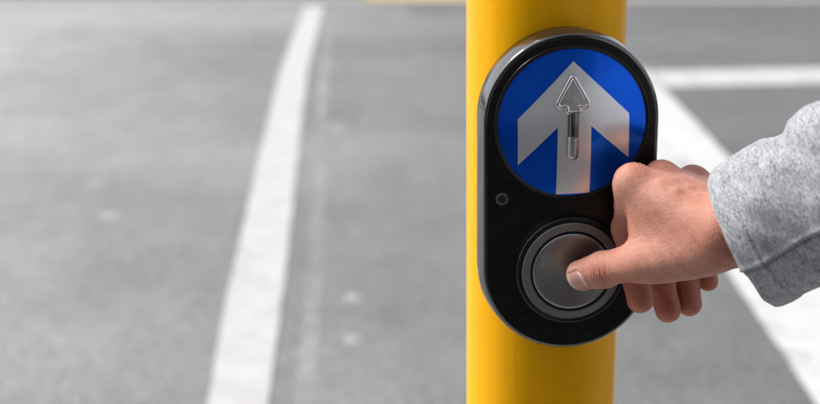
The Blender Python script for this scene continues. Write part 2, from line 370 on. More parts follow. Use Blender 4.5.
me = pyd('far_footpath', [(-60, far(-60) + .151, -.001), (-.42, far(-.42) + .151, -.001), (-.42, far(-.42) + 2.6, -.001), (-60, far(-60) + 2.6, -.001),
                          (.42, far(.42) + .151, -.001), (60, far(60) + .151, -.001), (60, far(60) + 2.6, -.001), (.42, far(.42) + 2.6, -.001)], [(0, 1, 2, 3), (4, 5, 6, 7)])
tag(link('footpath_far', me, 'concrete', smooth=False), kind='structure')
me = pyd('gutter_channel', [(-60, far(-60) - .29, ROAD + .004), (60, far(60) - .29, ROAD + .004), (60, far(60) - .001, ROAD + .004), (-60, far(-60) - .001, ROAD + .004)], [(0, 1, 2, 3)])
tag(link('gutter_channel', me, 'concrete_pale', smooth=False), kind='structure')
me = pyd('kerb_ramp', [(-.42, far(-.42) - .30, ROAD + .008), (.42, far(.42) - .30, ROAD + .008), (.42, far(.42) + 1.3, -.003), (-.42, far(-.42) + 1.3, -.003)], [(0, 1, 2, 3)])
tag(link('kerb_ramp', me, 'tan', smooth=False), kind='structure')
me = pyd('road_patch', [(-.1, far(-.1) - .85, ROAD + .003), (1.0, far(1.0) - .85, ROAD + .003), (1.0, far(1) - .31, ROAD + .003), (-.1, far(-.1) - .31, ROAD + .003)], [(0, 1, 2, 3)])
tag(link('road_patch', me, 'patch', smooth=False), kind='structure')
for (x, y, r, lab) in [(-1.30, 4.17, .036, 'pale chewing gum spot on the asphalt, left of the other spot'), (-1.16, 3.72, .036, 'smeared pale gum spot on the asphalt, nearest the front'), (-.42, 5.06, .034, 'pale gum spot on the asphalt right of the white line'), (-.27, 2.83, .026, 'faint pale gum spot low right of the worn line'), (-.26, 2.50, .022, 'faintest gum spot on the asphalt, lowest in the view')]:
    v = [(0, 0, 0.004)]; n = 18
    for ring_, (fr, zz) in enumerate(((0.55, 0.0035), (1.0, 0.0))):
        for k in range(n):
            rr = r * fr * (1 + 0.22 * math.sin(2 * k * 2 * math.pi / n + x * 9) + 0.1 * math.sin(5 * k * 2 * math.pi / n))
            v.append((rr * math.cos(k * 2 * math.pi / n), rr * 1.25 * math.sin(k * 2 * math.pi / n), zz))
    f = [(0, 1 + k, 1 + (k + 1) % n) for k in range(n)] + [(1 + k, 1 + n + k, 1 + n + (k + 1) % n, 1 + (k + 1) % n) for k in range(n)]
    o = link('gum_spot', pyd('gum_spot', v, f), 'gum', loc=(x, y, ROAD + 0.0005)); tag(o, lab, 'gum spot', 'gum spots on the road')

# ---------------------------------------------------------------- pole
PR = 0.057
pole = empty('signal_pole'); tag(pole, 'glossy yellow round steel pole carrying the crossing push button', 'pole')
link('shaft', lathe('shaft', [(PR, 0.012), (PR, 3.3)], 128), 'yellow', pole)
o = link('cap', lathe('cap', [(PR + .003, 3.27), (PR + .003, 3.302), (PR - .01, 3.318), (.001, 3.325)], 64, (False, True)), 'yellow', pole); sharp(o)
o = link('base_flange', lathe('base_flange', [(.12, 0.0), (.12, .012), (PR + .012, .012), (PR + .001, .03)], 64, (True, False)), 'galv', pole); sharp(o)
for k in range(4):
    t = math.pi / 4 + k * math.pi / 2
    o = link('bolt', lathe('bolt', [(.012, 0), (.012, .012), (.004, .016)], 6, (True, True)), 'galv', pole, loc=(.092 * math.cos(t), .092 * math.sin(t), .012)); sharp(o)

# ---------------------------------------------------------------- push button unit (local frame: x right, y up, z out of the face)
PSI = 0.0977; D = 0.092
nrm = Vector((math.sin(PSI), -math.cos(PSI), 0)); tan_ = Vector((math.cos(PSI), math.sin(PSI), 0))
unit = empty('push_button_unit')
UM = Matrix((tan_, Vector((0, 0, 1)), nrm)).transposed().to_4x4(); UM.translation = nrm * D + Vector((0, 0, 1.05))
unit.matrix_world = UM
tag(unit, 'black pedestrian crossing push button unit with blue arrow disc, fixed to the yellow pole', 'push button')
CT, CB = 0.0006, -0.1012          # centres of the upper and lower half circles
def stad(r, z, n=72):
    p = []
    for k in range(n + 1):
        t = math.pi * k / n; p.append((r * math.cos(t), CT + r * math.sin(t), z))
    for k in range(n + 1):
        t = math.pi + math.pi * k / n; p.append((r * math.cos(t), CB + r * math.sin(t), z))
    return p
def arc_prof(r0, z0, r1, z1, n=6):
    return [(r0 + (r1 - r0) * math.sin(math.pi / 2 * k / n) if False else r1 + (r0 - r1) * math.cos(math.pi / 2 * k / n), z0 + (z1 - z0) * math.sin(math.pi / 2 * k / n)) for k in range(n + 1)]
me = rings('housing', [stad(r, z) for r, z in [(.055, -.0335), (.0585, -.032), (.0592, -.029), (.0592, -.0150), (.0580, -.0145), (.0580, -.0138)]], (True, False))
o = link('housing', me, 'black', unit); sharp(o)
pf = [(.0598, -.0150), (.0606, -.0144), (.0609, -.0134), (.0608, -.0124), (.0594, -.0024), (.0589, -.0011), (.0580, -.0003), (.0569, 0.0)]
me = rings('bezel', [stad(r, z) for r, z in pf], (False, False)); o = link('bezel', me, 'black_edge', unit); sharp(o, 50)
me = rings('face_plate', [stad(.0570, -.0002), stad(.0564, .0003), stad(.0562, .0003)], (False, True)); o = link('face_plate', me, 'black_face', unit); sharp(o)
# saddle that clamps the unit to the pole
pts = []
sv, sf = [], []
n = 18
for zz in (-.125, .03):
    for k in range(n + 1):
        t = -0.75 + 1.5 * k / n
        xw, zw = (PR + .0005) * math.sin(t), -D + (PR + .0005) * math.cos(t)
        sv.append((xw, zz, zw))
    for k in range(n + 1):
        t = -0.75 + 1.5 * k / n
        sv.append((.040 * math.sin(t) / math.sin(0.75), zz, -.0338))
m_ = n + 1
for k in range(n):
    sf += [(k, k + 1, m_ + k + 1, m_ + k), (2 * m_ + k, 3 * m_ + k, 3 * m_ + k + 1, 2 * m_ + k + 1), (k, 2 * m_ + k, 2 * m_ + k + 1, k + 1), (m_ + k, m_ + k + 1, 3 * m_ + k + 1, 3 * m_ + k)]
sf += [(0, m_, 3 * m_, 2 * m_), (n, 2 * m_ + n, 3 * m_ + n, m_ + n)]
o = link('mounting_saddle', pyd('mounting_saddle', sv, sf), 'black', unit, smooth=False); sharp(o)

# blue disc, domed
RD = 0.0497; DOME = 0.0045; Z0 = 0.0012
def dome(x, y): return Z0 + DOME * (1 - min(1.0, (x * x + y * y) / (RD * RD)))
me = lathe('blue_disc', [(RD * k / 48, dome(RD * k / 48, 0)) for k in range(48, 0, -1)] + [(.0003, dome(0, 0))], 192, (False, True))
disc = link('blue_disc', me, 'blue', unit, loc=(0, 0, 0))
o = link('disc_rim', lathe('disc_rim', [(.0526, .0002), (.0524, .0016), (.0518, .0021), (.0508, .0018), (.0500, .0010), (.0495, .0009)], 128), 'black', unit)
A = [(-.4, 41.8), (37.8, 5.9), (38.6, -24.6), (11.9, -1.4), (12.6, -48.07), (-10.2, -48.64), (-10.6, -1.6), (-36.4, -27.2), (-37.0, 4.3)]
def clip_poly(poly, lift, name, mat, parent):
    bm = bmesh.new(); vs_ = [bm.verts.new((x / 1000, y / 1000, 0)) for x, y in poly]; f = bm.faces.new(vs_)
    bmesh.ops.triangulate(bm, faces=[f])
    for _ in range(5): bmesh.ops.subdivide_edges(bm, edges=bm.edges[:], cuts=1, use_grid_fill=True)
    for v in bm.verts: v.co.z = dome(v.co.x, v.co.y) + lift
    bmesh.ops.recalc_face_normals(bm, faces=bm.faces)
    if sum((f.normal.z for f in bm.faces)) < 0: bmesh.ops.reverse_faces(bm, faces=bm.faces)
    me = bpy.data.meshes.new(name); bm.to_mesh(me); bm.free(); return link(name, me, mat, parent)
clip_poly(A, 0.0004, 'printed_arrow', 'silver', disc)
# raised tactile arrow: outline ridge, rounded rod with a dark reflection coloured into its upper half
def rounded(pts, rad, n=5):
    out = []; m = len(pts)
    for i in range(m):
        p0, p1, p2 = Vector(pts[i - 1]), Vector(pts[i]), Vector(pts[(i + 1) % m])
        d0, d1 = (p0 - p1).normalized(), (p2 - p1).normalized(); L = min(rad * 1.6, (p0 - p1).length * .45, (p2 - p1).length * .45)
        a, b = p1 + d0 * L, p1 + d1 * L
        for k in range(n + 1):
            t = k / n; out.append(tuple(a * (1 - t) ** 2 + p1 * 2 * t * (1 - t) + b * t * t))
    return out
tact = [(-.8, 32.6), (10.0, 14.0), (8.2, 11.4), (3.6, 12.6), (3.6, 8.2), (-4.4, 8.2), (-4.4, 12.6), (-9.6, 11.6), (-11.0, 14.2)]
op = rounded(tact, 1.6)
ta = tube('tactile_arrow', [(x / 1000, y / 1000, dome(x / 1000, y / 1000) + .0006) for x, y in op], 0.0017, 'chrome', unit, closed=True, seg=12)
clip_poly(op, 0.0014, 'arrow_head', 'silver2', ta)
def rod(name, x0, y0, y1, r, mat, parent, lift=.0006, endr=True):
    yy = []; n = 24
    ps, rs = [], []
    for k in range(n + 1):
        t = k / n; y = y0 + (y1 - y0) * t; e = (1 - t) * abs(y1 - y0)
        rs.append(max(.00012, r * math.sqrt(max(0, 1 - max(0, 1 - e / r) ** 2)) if endr else r)); ps.append((x0, y, dome(x0, y) + lift))
    return tube(name, ps, rs, mat, parent, seg=20)
o = rod('slot_pin', -.0002, .0088, -.0080, .0036, 'chrome_dark_reflection', ta, .0010, 0.0)
o = rod('arrow_shaft', -.0002, -.0078, -.0246, .0041, 'silver2', ta, .0002, 1)
# socket screws
for sx in (-1, 1):
    s_ = link('screw', lathe('screw', [(.0044, .0002), (.0044, .0009), (.0040, .0013), (.0030, .0013), (.0026, .0010), (.0025, -.0005)], 48), 'socket', unit, loc=(sx * .0465, -.0508, 0)); sharp(s_)
    o = link('socket', lathe('socket', [(.0026, .0004), (.0001, .0004)], 6, (False, False)), 'gap', s_)
# button assembly
bt = empty('push_button'); bt.parent = unit; bt.location = (.0008, -.1022, 0)
o = link('collar', lathe('collar', [(.0398, .0001), (.0392, .0010), (.0382, .0034), (.0374, .0050), (.0364, .0056), (.0350, .0056), (.0343, .0048)], 128), 'black', bt)
o = link('steel_ring', lathe('steel_ring', [(.0344, .0046), (.0343, .0056), (.0338, .0061), (.0290, .0066), (.0284, .0062), (.0283, .0040)], 128), 'ring', bt); sharp(o)
o = link('gap_ring', lathe('gap_ring', [(.0286, .0045), (.0262, .0045)], 96), 'gap', bt)
pr = [(.0268, .0040), (.0268, .0064), (.0264, .0069)] + [(.0262 * (1 - k / 10), .0070 - .0006 * (k / 10) ** 0.8) for k in range(0, 10)]
o = link('steel_button', lathe('steel_button', pr + [(.0002, .0064)], 128, (False, True)), 'brushed', bt); sharp(o)

# ---------------------------------------------------------------- unseen shop building with verandah, added behind the camera to shade what faces it
shop = empty('shop_light_blocker', (0, -4.6, 0)); tag(shop, 'unseen pale two storey shop building with a flat verandah, added behind the viewer as a light blocker', 'building')
FY = -4.6
def lb(name, x0, x1, y0, y1, z0, z1, mat, parent=shop, bev=0.0): return box(name, x0, x1, y0 - FY, y1 - FY, z0, z1, mat, parent, bev)
lb('plinth', -14, 14, FY - 6, FY - .02, -.1, .45, 'blocker_wall'); lb('upper_wall', -14, 14, FY - 6, FY - .01, 2.75, 7.2, 'blocker_wall')
lb('parapet', -14.1, 14.1, FY - 6.1, FY + .06, 7.2, 7.45, 'concrete'); lb('back_wall', -13.9, 13.9, FY - 5.9, FY - 3.0, .45, 2.75, 'blocker_wall')
for k in range(11):
    x = -14 + k * 2.76; lb('pier', x, x + .4, FY - .4, FY - .005, .45, 2.75, 'blocker_wall')
    if k in (4, 5, 6): lb('wall_panel', x + .4, x + 2.76, FY - .3, FY - .03, .45, 2.75, 'blocker_wall')  # solid pale bays, added for the arrow's bright reflection and hand fill
    if k < 10 and k not in (4, 5, 6):
        w_ = lb('shop_window', x + .4, x + 2.76, FY - .16, FY - .14, .45, 2.75, 'glass')
        for a_, b_, c_, d_ in ((x + .4, x + .46, .45, 2.75), (x + 2.70, x + 2.76, .45, 2.75), (x + 1.55, x + 1.60, .45, 2.75), (x + .46, x + 2.70, 2.15, 2.2)):
            f_ = box('window_frame', a_, b_, FY - .2 - FY, FY - .1 - FY, c_, d_, 'frame', w_)
    if k < 10:
        lb('upper_window', x + .9, x + 2.2, FY - .012, FY + .006, 4.3, 6.0, 'glass'); lb('window_sill', x + .82, x + 2.28, FY - .01, FY + .07, 4.2, 4.3, 'concrete')
v_ = lb('verandah', -14, 14, FY - .004, -2.65, 3.08, 3.22, 'verandah'); lb('fascia', -14, 14, -2.65, -2.59, 2.98, 3.42, 'blocker_fascia')  # overhang added to cut skylight on the pole and plate fronts

# ---------------------------------------------------------------- person: hand (one continuous skin surface) and sleeve
J = {k: np.array(v, float) for k, v in dict(
    t_tip=(14.0, -112.8, 950.1),
    t_ip=(28.6, -122.2, 957.3),
    t_mcp=(52.0, -141.6, 969.4),
    t_cmc=(91.3, -162.2, 984.9),
    i_mcp=(46.0, -121.1, 1016.0),
    i_pip=(46.9, -97.5, 978.2),
    i_dip=(51.6, -103.5, 949.7),
    i_tip=(55.2, -111.7, 931.8),
    m_mcp=(66.8, -106.9, 1014.6),
    m_pip=(66.8, -81.9, 967.5),
    m_dip=(73.1, -87.9, 935.4),
    m_tip=(76.8, -97.6, 919.2),
    r_mcp=(90.0, -94.2, 1008.2),
    r_pip=(88.8, -71.4, 963.9),
    r_dip=(92.1, -79.0, 933.5),
    r_tip=(93.1, -89.0, 920.2),
    p_mcp=(106.8, -83.7, 997.4),
    p_pip=(105.6, -64.2, 963.7),
    p_dip=(106.8, -69.8, 944.2),
    p_tip=(107.4, -79.1, 933.3),
    wrist=(109.3, -164.0, 993.1),
    fore=(186.9, -206.1, 1057.0),
).items()}                                      # joint positions in millimetres
def unitv(a): return a / np.linalg.norm(a)
def rcone(P, a, b, r1, r2):
    ba = b - a; l2 = ba @ ba; rr = r1 - r2; a2 = l2 - rr * rr; il2 = 1 / l2
    pa = P - a; y = pa @ ba; z = y - l2
    xx = pa * l2 - y[:, None] * ba; x2 = (xx * xx).sum(1); y2 = y * y * l2; z2 = z * z * l2
    k = np.sign(rr) * rr * rr * x2
    d = (np.sqrt(np.maximum(x2 * a2 * il2, 0)) + y * rr) * il2 - r1
    m1 = np.sign(z) * a2 * z2 > k; m2 = np.sign(y) * a2 * y2 < k
    d = np.where(m2, np.sqrt(x2 + y2) * il2 - r1, d)
    return np.where(m1, np.sqrt(x2 + z2) * il2 - r2, d)
def ball(P, c, r): return np.sqrt(((P - c) ** 2).sum(1)) - r
def ell(P, c, ax, rad):
    q = ((P - c) @ np.array(ax).T) / np.array(rad); k0 = np.sqrt((q * q).sum(1)) + 1e-6; k1 = np.sqrt(((q / np.array(rad)) ** 2).sum(1)) + 1e-6
    return k0 * (k0 - 1) / k1
def smin(a, b, k):
    h = np.maximum(k - np.abs(a - b), 0) / k; return np.minimum(a, b) - h * h * k * 0.25
W_ = J['wrist']; V = unitv(J['p_mcp'] - J['i_mcp'])
U = unitv(0.5 * (J['m_mcp'] + J['r_mcp']) - W_); N = np.cross(U, V); N = unitv(N)
VIEW = np.array([0.0, math.cos(0.2768), -math.sin(0.2768)])
if N @ np.array([0, 0, 1.0]) < 0: N = -N
RT = unitv(np.cross(U, N)); RT = RT if RT @ V > 0 else -RT
FOR = unitv(J['fore'] - W_)
lerp = lambda a, b, t: a * (1 - t) + b * t
TD = unitv(J['t_tip'] - J['t_ip']); TN = -VIEW - 0.25 * np.array([0, 0, 1.0]) + np.array([-.05, 0, 0]); TN = unitv(TN - TD * (TN @ TD)); TS = np.cross(TD, TN)
ND = unitv(TD + .17 * TS * (-1 if TS[2] > 0 else 1)); NS = np.cross(ND, TN); NC = J['t_tip'] - TD * 1.2 + NS * (.8 if NS[2] < 0 else -.8); NL, NW = 11.0, 7.0
FR = dict(i=(10.6, 9.8, 9.6, 9.0), m=(10.8, 9.9, 9.5, 8.9), r=(10.2, 9.5, 9.2, 8.6), p=(9.2, 8.3, 7.8, 7.2))
def finger(P, f):
    a, b, c, d = (J[f + s] for s in ('_mcp', '_pip', '_dip', '_tip')); r = FR[f]
    x = rcone(P, a, b, r[0], r[1] - .3)
    x = smin(x, ball(P, b, r[1] + .1), 3)
    x = smin(x, rcone(P, b, c, r[1] - .5, r[2] - .3), 4); x = smin(x, rcone(P, c, d, r[2] - .2, r[3]), 4)
    return x
def body(P):
    # metacarpals and palm
    d = None
    for f, off, r0, r1 in (('i', -15, 13, 10.8), ('m', -5, 14, 11.0), ('r', 6, 14, 10.6), ('p', 14, 13, 9.8)):
        c = rcone(P, W_ + RT * off - N * 3 + U * 6, J[f + '_mcp'] - N * 1.0 - U * 3, r0, r1)
        d = c if d is None else smin(d, c, 11)
    d = smin(d, rcone(P, W_ + RT * 9 - N * 9 + U * 12, lerp(J['r_mcp'], J['p_mcp'], .6) - N * 7 - U * 6, 14, 10), 8)
    d = smin(d, rcone(P, W_ - N * 8 + U * 14, lerp(J['i_mcp'], J['m_mcp'], .6) - N * 8 - U * 8, 13, 10), 8)
    # wrist and forearm
    d = smin(d, rcone(P, W_ - RT * 11 + U * 8, W_ - RT * 12 + FOR * 120, 17.5, 24), 14)
    d = smin(d, rcone(P, W_ + RT * 11 + U * 2, W_ + RT * 12 + FOR * 120, 16.5, 24), 14)
    # flat back of the hand between the tendons
    for a, b in (('i', 'm'), ('m', 'r'), ('r', 'p')):
        mm = lerp(J[a + '_mcp'], J[b + '_mcp'], .5)
        d = smin(d, rcone(P, W_ + U * 20 - N * 2, mm - U * 9 + N * .2, 12, 9.6), 10)
    # knuckles
    for f, r in (('i', 10.6), ('m', 10.6), ('r', 9.8), ('p', 9.0)):
        d = smin(d, ball(P, J[f + '_mcp'] + N * 1.2, r), 7)
    # thumb base, thenar, first web
    tm, tc, ti, tt = J['t_mcp'], J['t_cmc'], J['t_ip'], J['t_tip']
    th = rcone(P, tc, tm, 14.0, 12.6)
    th = smin(th, rcone(P, lerp(tc, tm, .2) - N * 3, lerp(tc, tm, .7) - N * 4, 13, 11.5), 8)
    d = smin(d, th, 13)
    im = J['i_mcp']
    for a, b, r in ((.15, .35, 12), (.45, .58, 12), (.75, .76, 10.5), (.95, .90, 8.0)):
        d = smin(d, rcone(P, lerp(tc, tm, a) + VIEW * 3, lerp(W_ - RT * 12, im, b) - N * 6, r, r - 1), 12)
    d = smin(d, rcone(P, im - VIEW * 2.0, lerp(im, J['i_pip'], .50) - VIEW * 6.0, 10.5, 9.4), 7)
    # thumb
    t = smin(rcone(P, tm, ti, 12.0, 10.6), ball(P, ti, 11.0), 4)
    t = smin(t, ball(P, lerp(tm, ti, 0.30) - VIEW * 1.6 + N * 1.5, 11.2), 5)
    for s in (-1, 1):
        t = smin(t, rcone(P, ti + TS * s * 1.6, tt + TS * s * 2.2, 9.6, 7.9), 5)
    t = smin(t, rcone(P, lerp(ti, tt, .45) - TN * 3.0, tt - TN * 1.8 - TD * 1, 8.0, 7.3), 5)
    d = smin(d, t, 6)
    return d
def groove(P, c, ax, dirn, wid, depth, length, normal):
    q = P - c; s = q @ ax; l = q @ dirn; h = q @ normal
    return depth * np.exp(-(s + 0.6 * np.sin(l * .55)) ** 2 / (2 * wid * wid)) * np.exp(-(l / length) ** 4) * (h > -2)
def detail(P):
    e = np.zeros(len(P))
    ti, tm = J['t_ip'], J['t_mcp']; ZT = TS if TS[2] > 0 else -TS
    for off, dp, ln in ((-5.9, .22, 5), (-3.3, .5, 8), (-.9, .62, 9), (1.1, .4, 6), (3.6, .55, 8), (7.4, .2, 5)):
        e += groove(P, ti - TD * off + ZT * 3.5, TD, TS, .42, dp, ln, TN)
    # bed of the thumbnail: sunk plate with a raised fold round it
    q = P - NC; l = q @ ND / NL * 2; s_ = q @ NS / NW; rr = (np.abs(l) ** 3.2 + np.abs(s_) ** 3.2) ** (1 / 3.2)
    e += (q @ TN > 2) * (.38 * np.exp(-((rr - 1.02) / .06) ** 2) - .35 * np.exp(-((rr - 1.2) / .12) ** 2) * (l < .75) + .30 * (rr < 1) * (1 - np.clip(l, 0, 1)))
    # knuckle creases and tendon lines on the back of the hand
    for f in 'im':
        m = J[f + '_mcp']; ud = unitv(m - W_)
        for off, dp in ((-4.5, .30), (-2, .42), (.5, .42), (3, .34), (6, .25)):
            e += groove(P, m + ud * off, ud, RT, .5, dp, 8, N)
    # skin folds of the web between thumb and index finger, tendons and veins
    wb = lerp(tm, J['i_mcp'], .22) - VIEW * 6
    for off, dp in ((-4, .10), (0, .16), (4.5, .10)):
        e += groove(P, wb + unitv(J['i_mcp'] - tm) * off, unitv(J['i_mcp'] - tm), unitv(J['t_ip'] - tm), .55, dp, 9, -VIEW)
    for a, b, w_, h_ in VEINS:
        pa = P - a; ba = b - a; t = np.clip(pa @ ba / (ba @ ba), 0, 1); dd = ((pa - t[:, None] * ba) ** 2).sum(1)
        e -= h_ * np.exp(-dd / (2 * w_ * w_))
    # low-frequency unevenness
    e += .16 * np.sin(P[:, 0] * .31 + P[:, 2] * .23) * np.sin(P[:, 2] * .37 - P[:, 1] * .29)
    return e
def on_skin(p):
    p = np.array([p])
    for _ in range(30): p = p - N * np.clip(hand_sdf(p, False), -2, 2)[:, None] * .7
    return p[0]
VEINS = []
def hand_sdf(P, fine=True):
    d = body(P); fg = None
    for f in 'imrp':
        x = finger(P, f); x = smin(d, x, 7) if False else x
        fg = x if fg is None else smin(fg, x, 1.0)
    d = smin(d, fg, 5.5)
    if fine: d = d + detail(P)
    return d
def surface_nets(fun, lo, hi, res):
    nd = np.ceil((hi - lo) / res).astype(int) + 1
    cs = 5; cn = nd // cs + 2
    ax = [lo[i] + (np.arange(cn[i]) + .5) * cs * res - .5 * res for i in range(3)]
    G = np.stack(np.meshgrid(*ax, indexing='ij'), -1).reshape(-1, 3)
    cv = fun(G).reshape(cn); near = np.abs(cv) < cs * res * 1.6
    def upsample(a): return a.repeat(cs, 0).repeat(cs, 1).repeat(cs, 2)[:nd[0], :nd[1], :nd[2]]
    val = upsample(np.where(cv > 0, 50.0, -50.0)).copy(); mk = upsample(near)
    idx = np.argwhere(mk); out = np.empty(len(idx))
    for s in range(0, len(idx), 200000): out[s:s + 200000] = fun(lo + idx[s:s + 200000] * res)
    val[mk] = out
    sg = val < 0
    c = sum(sg[i:nd[0] - 1 + i, j:nd[1] - 1 + j, k:nd[2] - 1 + k].astype(np.int8) for i in (0, 1) for j in (0, 1) for k in (0, 1))
    act = (c > 0) & (c < 8); cell = np.argwhere(act); vid = np.full(act.shape, -1); vid[act] = np.arange(len(cell))
    acc = np.zeros((len(cell), 3)); cnt = np.zeros(len(cell))
    cor = [(i, j, k) for i in (0, 1) for j in (0, 1) for k in (0, 1)]
    for a in cor:
        for x in range(3):
            if a[x]: continue
            b = list(a); b[x] = 1
            va = val[tuple((cell + a).T)]; vb = val[tuple((cell + b).T)]; m = (va < 0) != (vb < 0)
            t = np.where(m, va / np.where(m, va - vb, 1), 0); p = np.array(a, float) + t[:, None] * (np.array(b) - np.array(a))
            acc[m] += p[m]; cnt[m] += 1
    vert = lo + (cell + acc / np.maximum(cnt, 1)[:, None]) * res
    faces = []
    for x in range(3):
        y, z = (x + 1) % 3, (x + 2) % 3
        s0 = [slice(None)] * 3; s1 = [slice(None)] * 3; s0[x] = slice(0, -1); s1[x] = slice(1, None)
        ch = sg[tuple(s0)] != sg[tuple(s1)]; e = np.argwhere(ch); first = sg[tuple(s0)][ch]
        ok = (e[:, y] > 0) & (e[:, z] > 0) & (e[:, y] < nd[y] - 1) & (e[:, z] < nd[z] - 1); e = e[ok]; first = first[ok]
        def cid(dy, dz):
            q = e.copy(); q[:, y] -= dy; q[:, z] -= dz; return vid[tuple(q.T)]
        q = np.stack([cid(1, 1), cid(0, 1), cid(0, 0), cid(1, 0)], -1); q[~first] = q[~first][:, ::-1]
        faces.append(q)
    return vert, np.concatenate(faces)
def add_line(pts, w_, h_):
    q = [on_skin(p + N * 12) for p in pts]
    VEINS.extend((q[i], q[i + 1], w_, h_) for i in range(len(q) - 1))
for f, o_, h_ in (('i', -8, 1.15), ('m', 0, .55), ('r', 6, .3)):       # extensor tendons
    add_line([lerp(W_ + RT * o_ + U * 18, J[f + '_mcp'], t_) for t_ in (.15, .4, .6, .8)], 2.3, h_)
add_line([lerp(W_ - RT * 8, lerp(J['i_mcp'], J['t_mcp'], .3), t_) + RT * s_ for t_, s_ in ((.25, 0), (.45, -3), (.62, 1), (.78, -2))], 1.2, .8)
add_line([J['t_ip'] + TN * 3, lerp(J['t_ip'], J['t_mcp'], .5) + N * 6, J['t_mcp'] + N * 7, lerp(J['t_mcp'], W_, .4) + N * 8, lerp(J['t_mcp'], W_, .8) + N * 12], 2.2, 1.2)
def grad(fun, P, h=.4):
    return np.stack([fun(P + np.eye(3)[i] * h) - fun(P - np.eye(3)[i] * h) for i in range(3)], -1) / (2 * h)
allj = np.array(list(v for k, v in J.items() if k != 'fore')); lo = allj.min(0) - 26; hi = allj.max(0) + np.array([75, 22, 45.])
cutc = W_ + FOR * 62
def full(P, fine=False): return np.maximum(hand_sdf(P, fine), (P - cutc) @ FOR)
RES = 0.9
vert, faces = surface_nets(lambda P: full(P, False), lo, hi, RES)
for it in range(3):
    gd = grad(lambda P: full(P, True), vert); d = full(vert, True); gl = (gd * gd).sum(1) + 1e-6
    vert -= np.clip(d / gl, -1, 1)[:, None] * gd
hme = bpy.data.meshes.new('hand'); hme.vertices.add(len(vert)); hme.vertices.foreach_set('co', (vert / 1000).ravel().astype(np.float32))
hme.loops.add(faces.size); hme.loops.foreach_set('vertex_index', faces.ravel().astype(np.int32))
hme.polygons.add(len(faces)); hme.polygons.foreach_set('loop_start', np.arange(0, faces.size, 4, dtype=np.int32))
hme.update(calc_edges=True); hme.validate()
# blood flush of the skin at knuckles and finger ends, pale where the thumb presses
fl = np.zeros(len(vert))
def spot(c, r): return np.exp(-((vert - c) ** 2).sum(1) / (2 * r * r))
for f in 'imrp':
    fl += .75 * spot(J[f + '_mcp'] + N * 8, 8) + .9 * spot(J[f + '_tip'], 15) + .75 * spot(J[f + '_dip'], 14) + .6 * spot(J[f + '_pip'], 15)
fl += .65 * spot(J['t_ip'] + TN * 6, 8) + .4 * spot(J['t_mcp'], 14) + .8 * spot(W_ + U * 14 - VIEW * 14 + N * 4, 22)
pl = spot(J['t_tip'] + TD * 8 - TN * 1, 7.0) * 1.25
for nm, arr in (('flush', fl), ('pale', pl)):
    at_ = hme.attributes.new(nm, 'FLOAT', 'POINT'); at_.data.foreach_set('value', np.clip(arr, 0, 1).astype(np.float32))
base = Vector((J['wrist'] / 1000).tolist())
person = empty('person'); tag(person, 'person in a heather grey sweatshirt pressing the steel button with the right thumb', 'person')
hand = link('hand', hme, 'skin', person)
hand['label'] = 'bare right hand with curled fingers and thumb on the button'
# nail plate of the thumb, laid on the skin surface
def make_nail(c, along, normal, side, ln, wd, name):
    na, nb = 17, 15; pts = []; uv = []
    for i in range(na):
        l = i / (na - 1)
        for j in range(nb):
            s = -1 + 2 * j / (nb - 1)
            hw = wd * (0.92 + .10 * math.sin(l * math.pi * .8)) * (1 - .22 * max(0, .18 - l) / .18 * 1.0)
            bow = -.16 * (1 - s * s) * (1 - l) * ln * 1.0 + .12 * (1 - s * s) * l * ln
            pts.append(c + along * ((l - .5) * ln + bow) + side * (s * hw) + normal * 14); uv.append((j / (nb - 1), l, s))
    P = np.array(pts)
    for _ in range(40):
        P = P - normal * np.clip(hand_sdf(P, False), -1, 1)[:, None] * .8
    off = np.array([(.25 - .50 * abs(u[2]) ** 5 - .5 * max(0, (.10 - u[1]) / .10) ** 2) for u in uv]); P = P + normal * off[:, None]
    f = [(i * nb + j, i * nb + j + 1, (i + 1) * nb + j + 1, (i + 1) * nb + j) for i in range(na - 1) for j in range(nb - 1)]
    me = pyd(name, P / 1000, f); ul = me.uv_layers.new(name='UVMap')
    for lp in me.loops: ul.data[lp.index].uv = uv[lp.vertex_index][:2]
    bm = bmesh.new(); bm.from_mesh(me); bmesh.ops.recalc_face_normals(bm, faces=bm.faces)
    if sum((fc.normal.dot(Vector(normal.tolist())) for fc in bm.faces)) < 0: bmesh.ops.reverse_faces(bm, faces=bm.faces)
    bm.to_mesh(me); bm.free()
    return link(name, me, 'nail', hand)
make_nail(NC, ND, TN, NS, NL, NW, 'thumbnail')

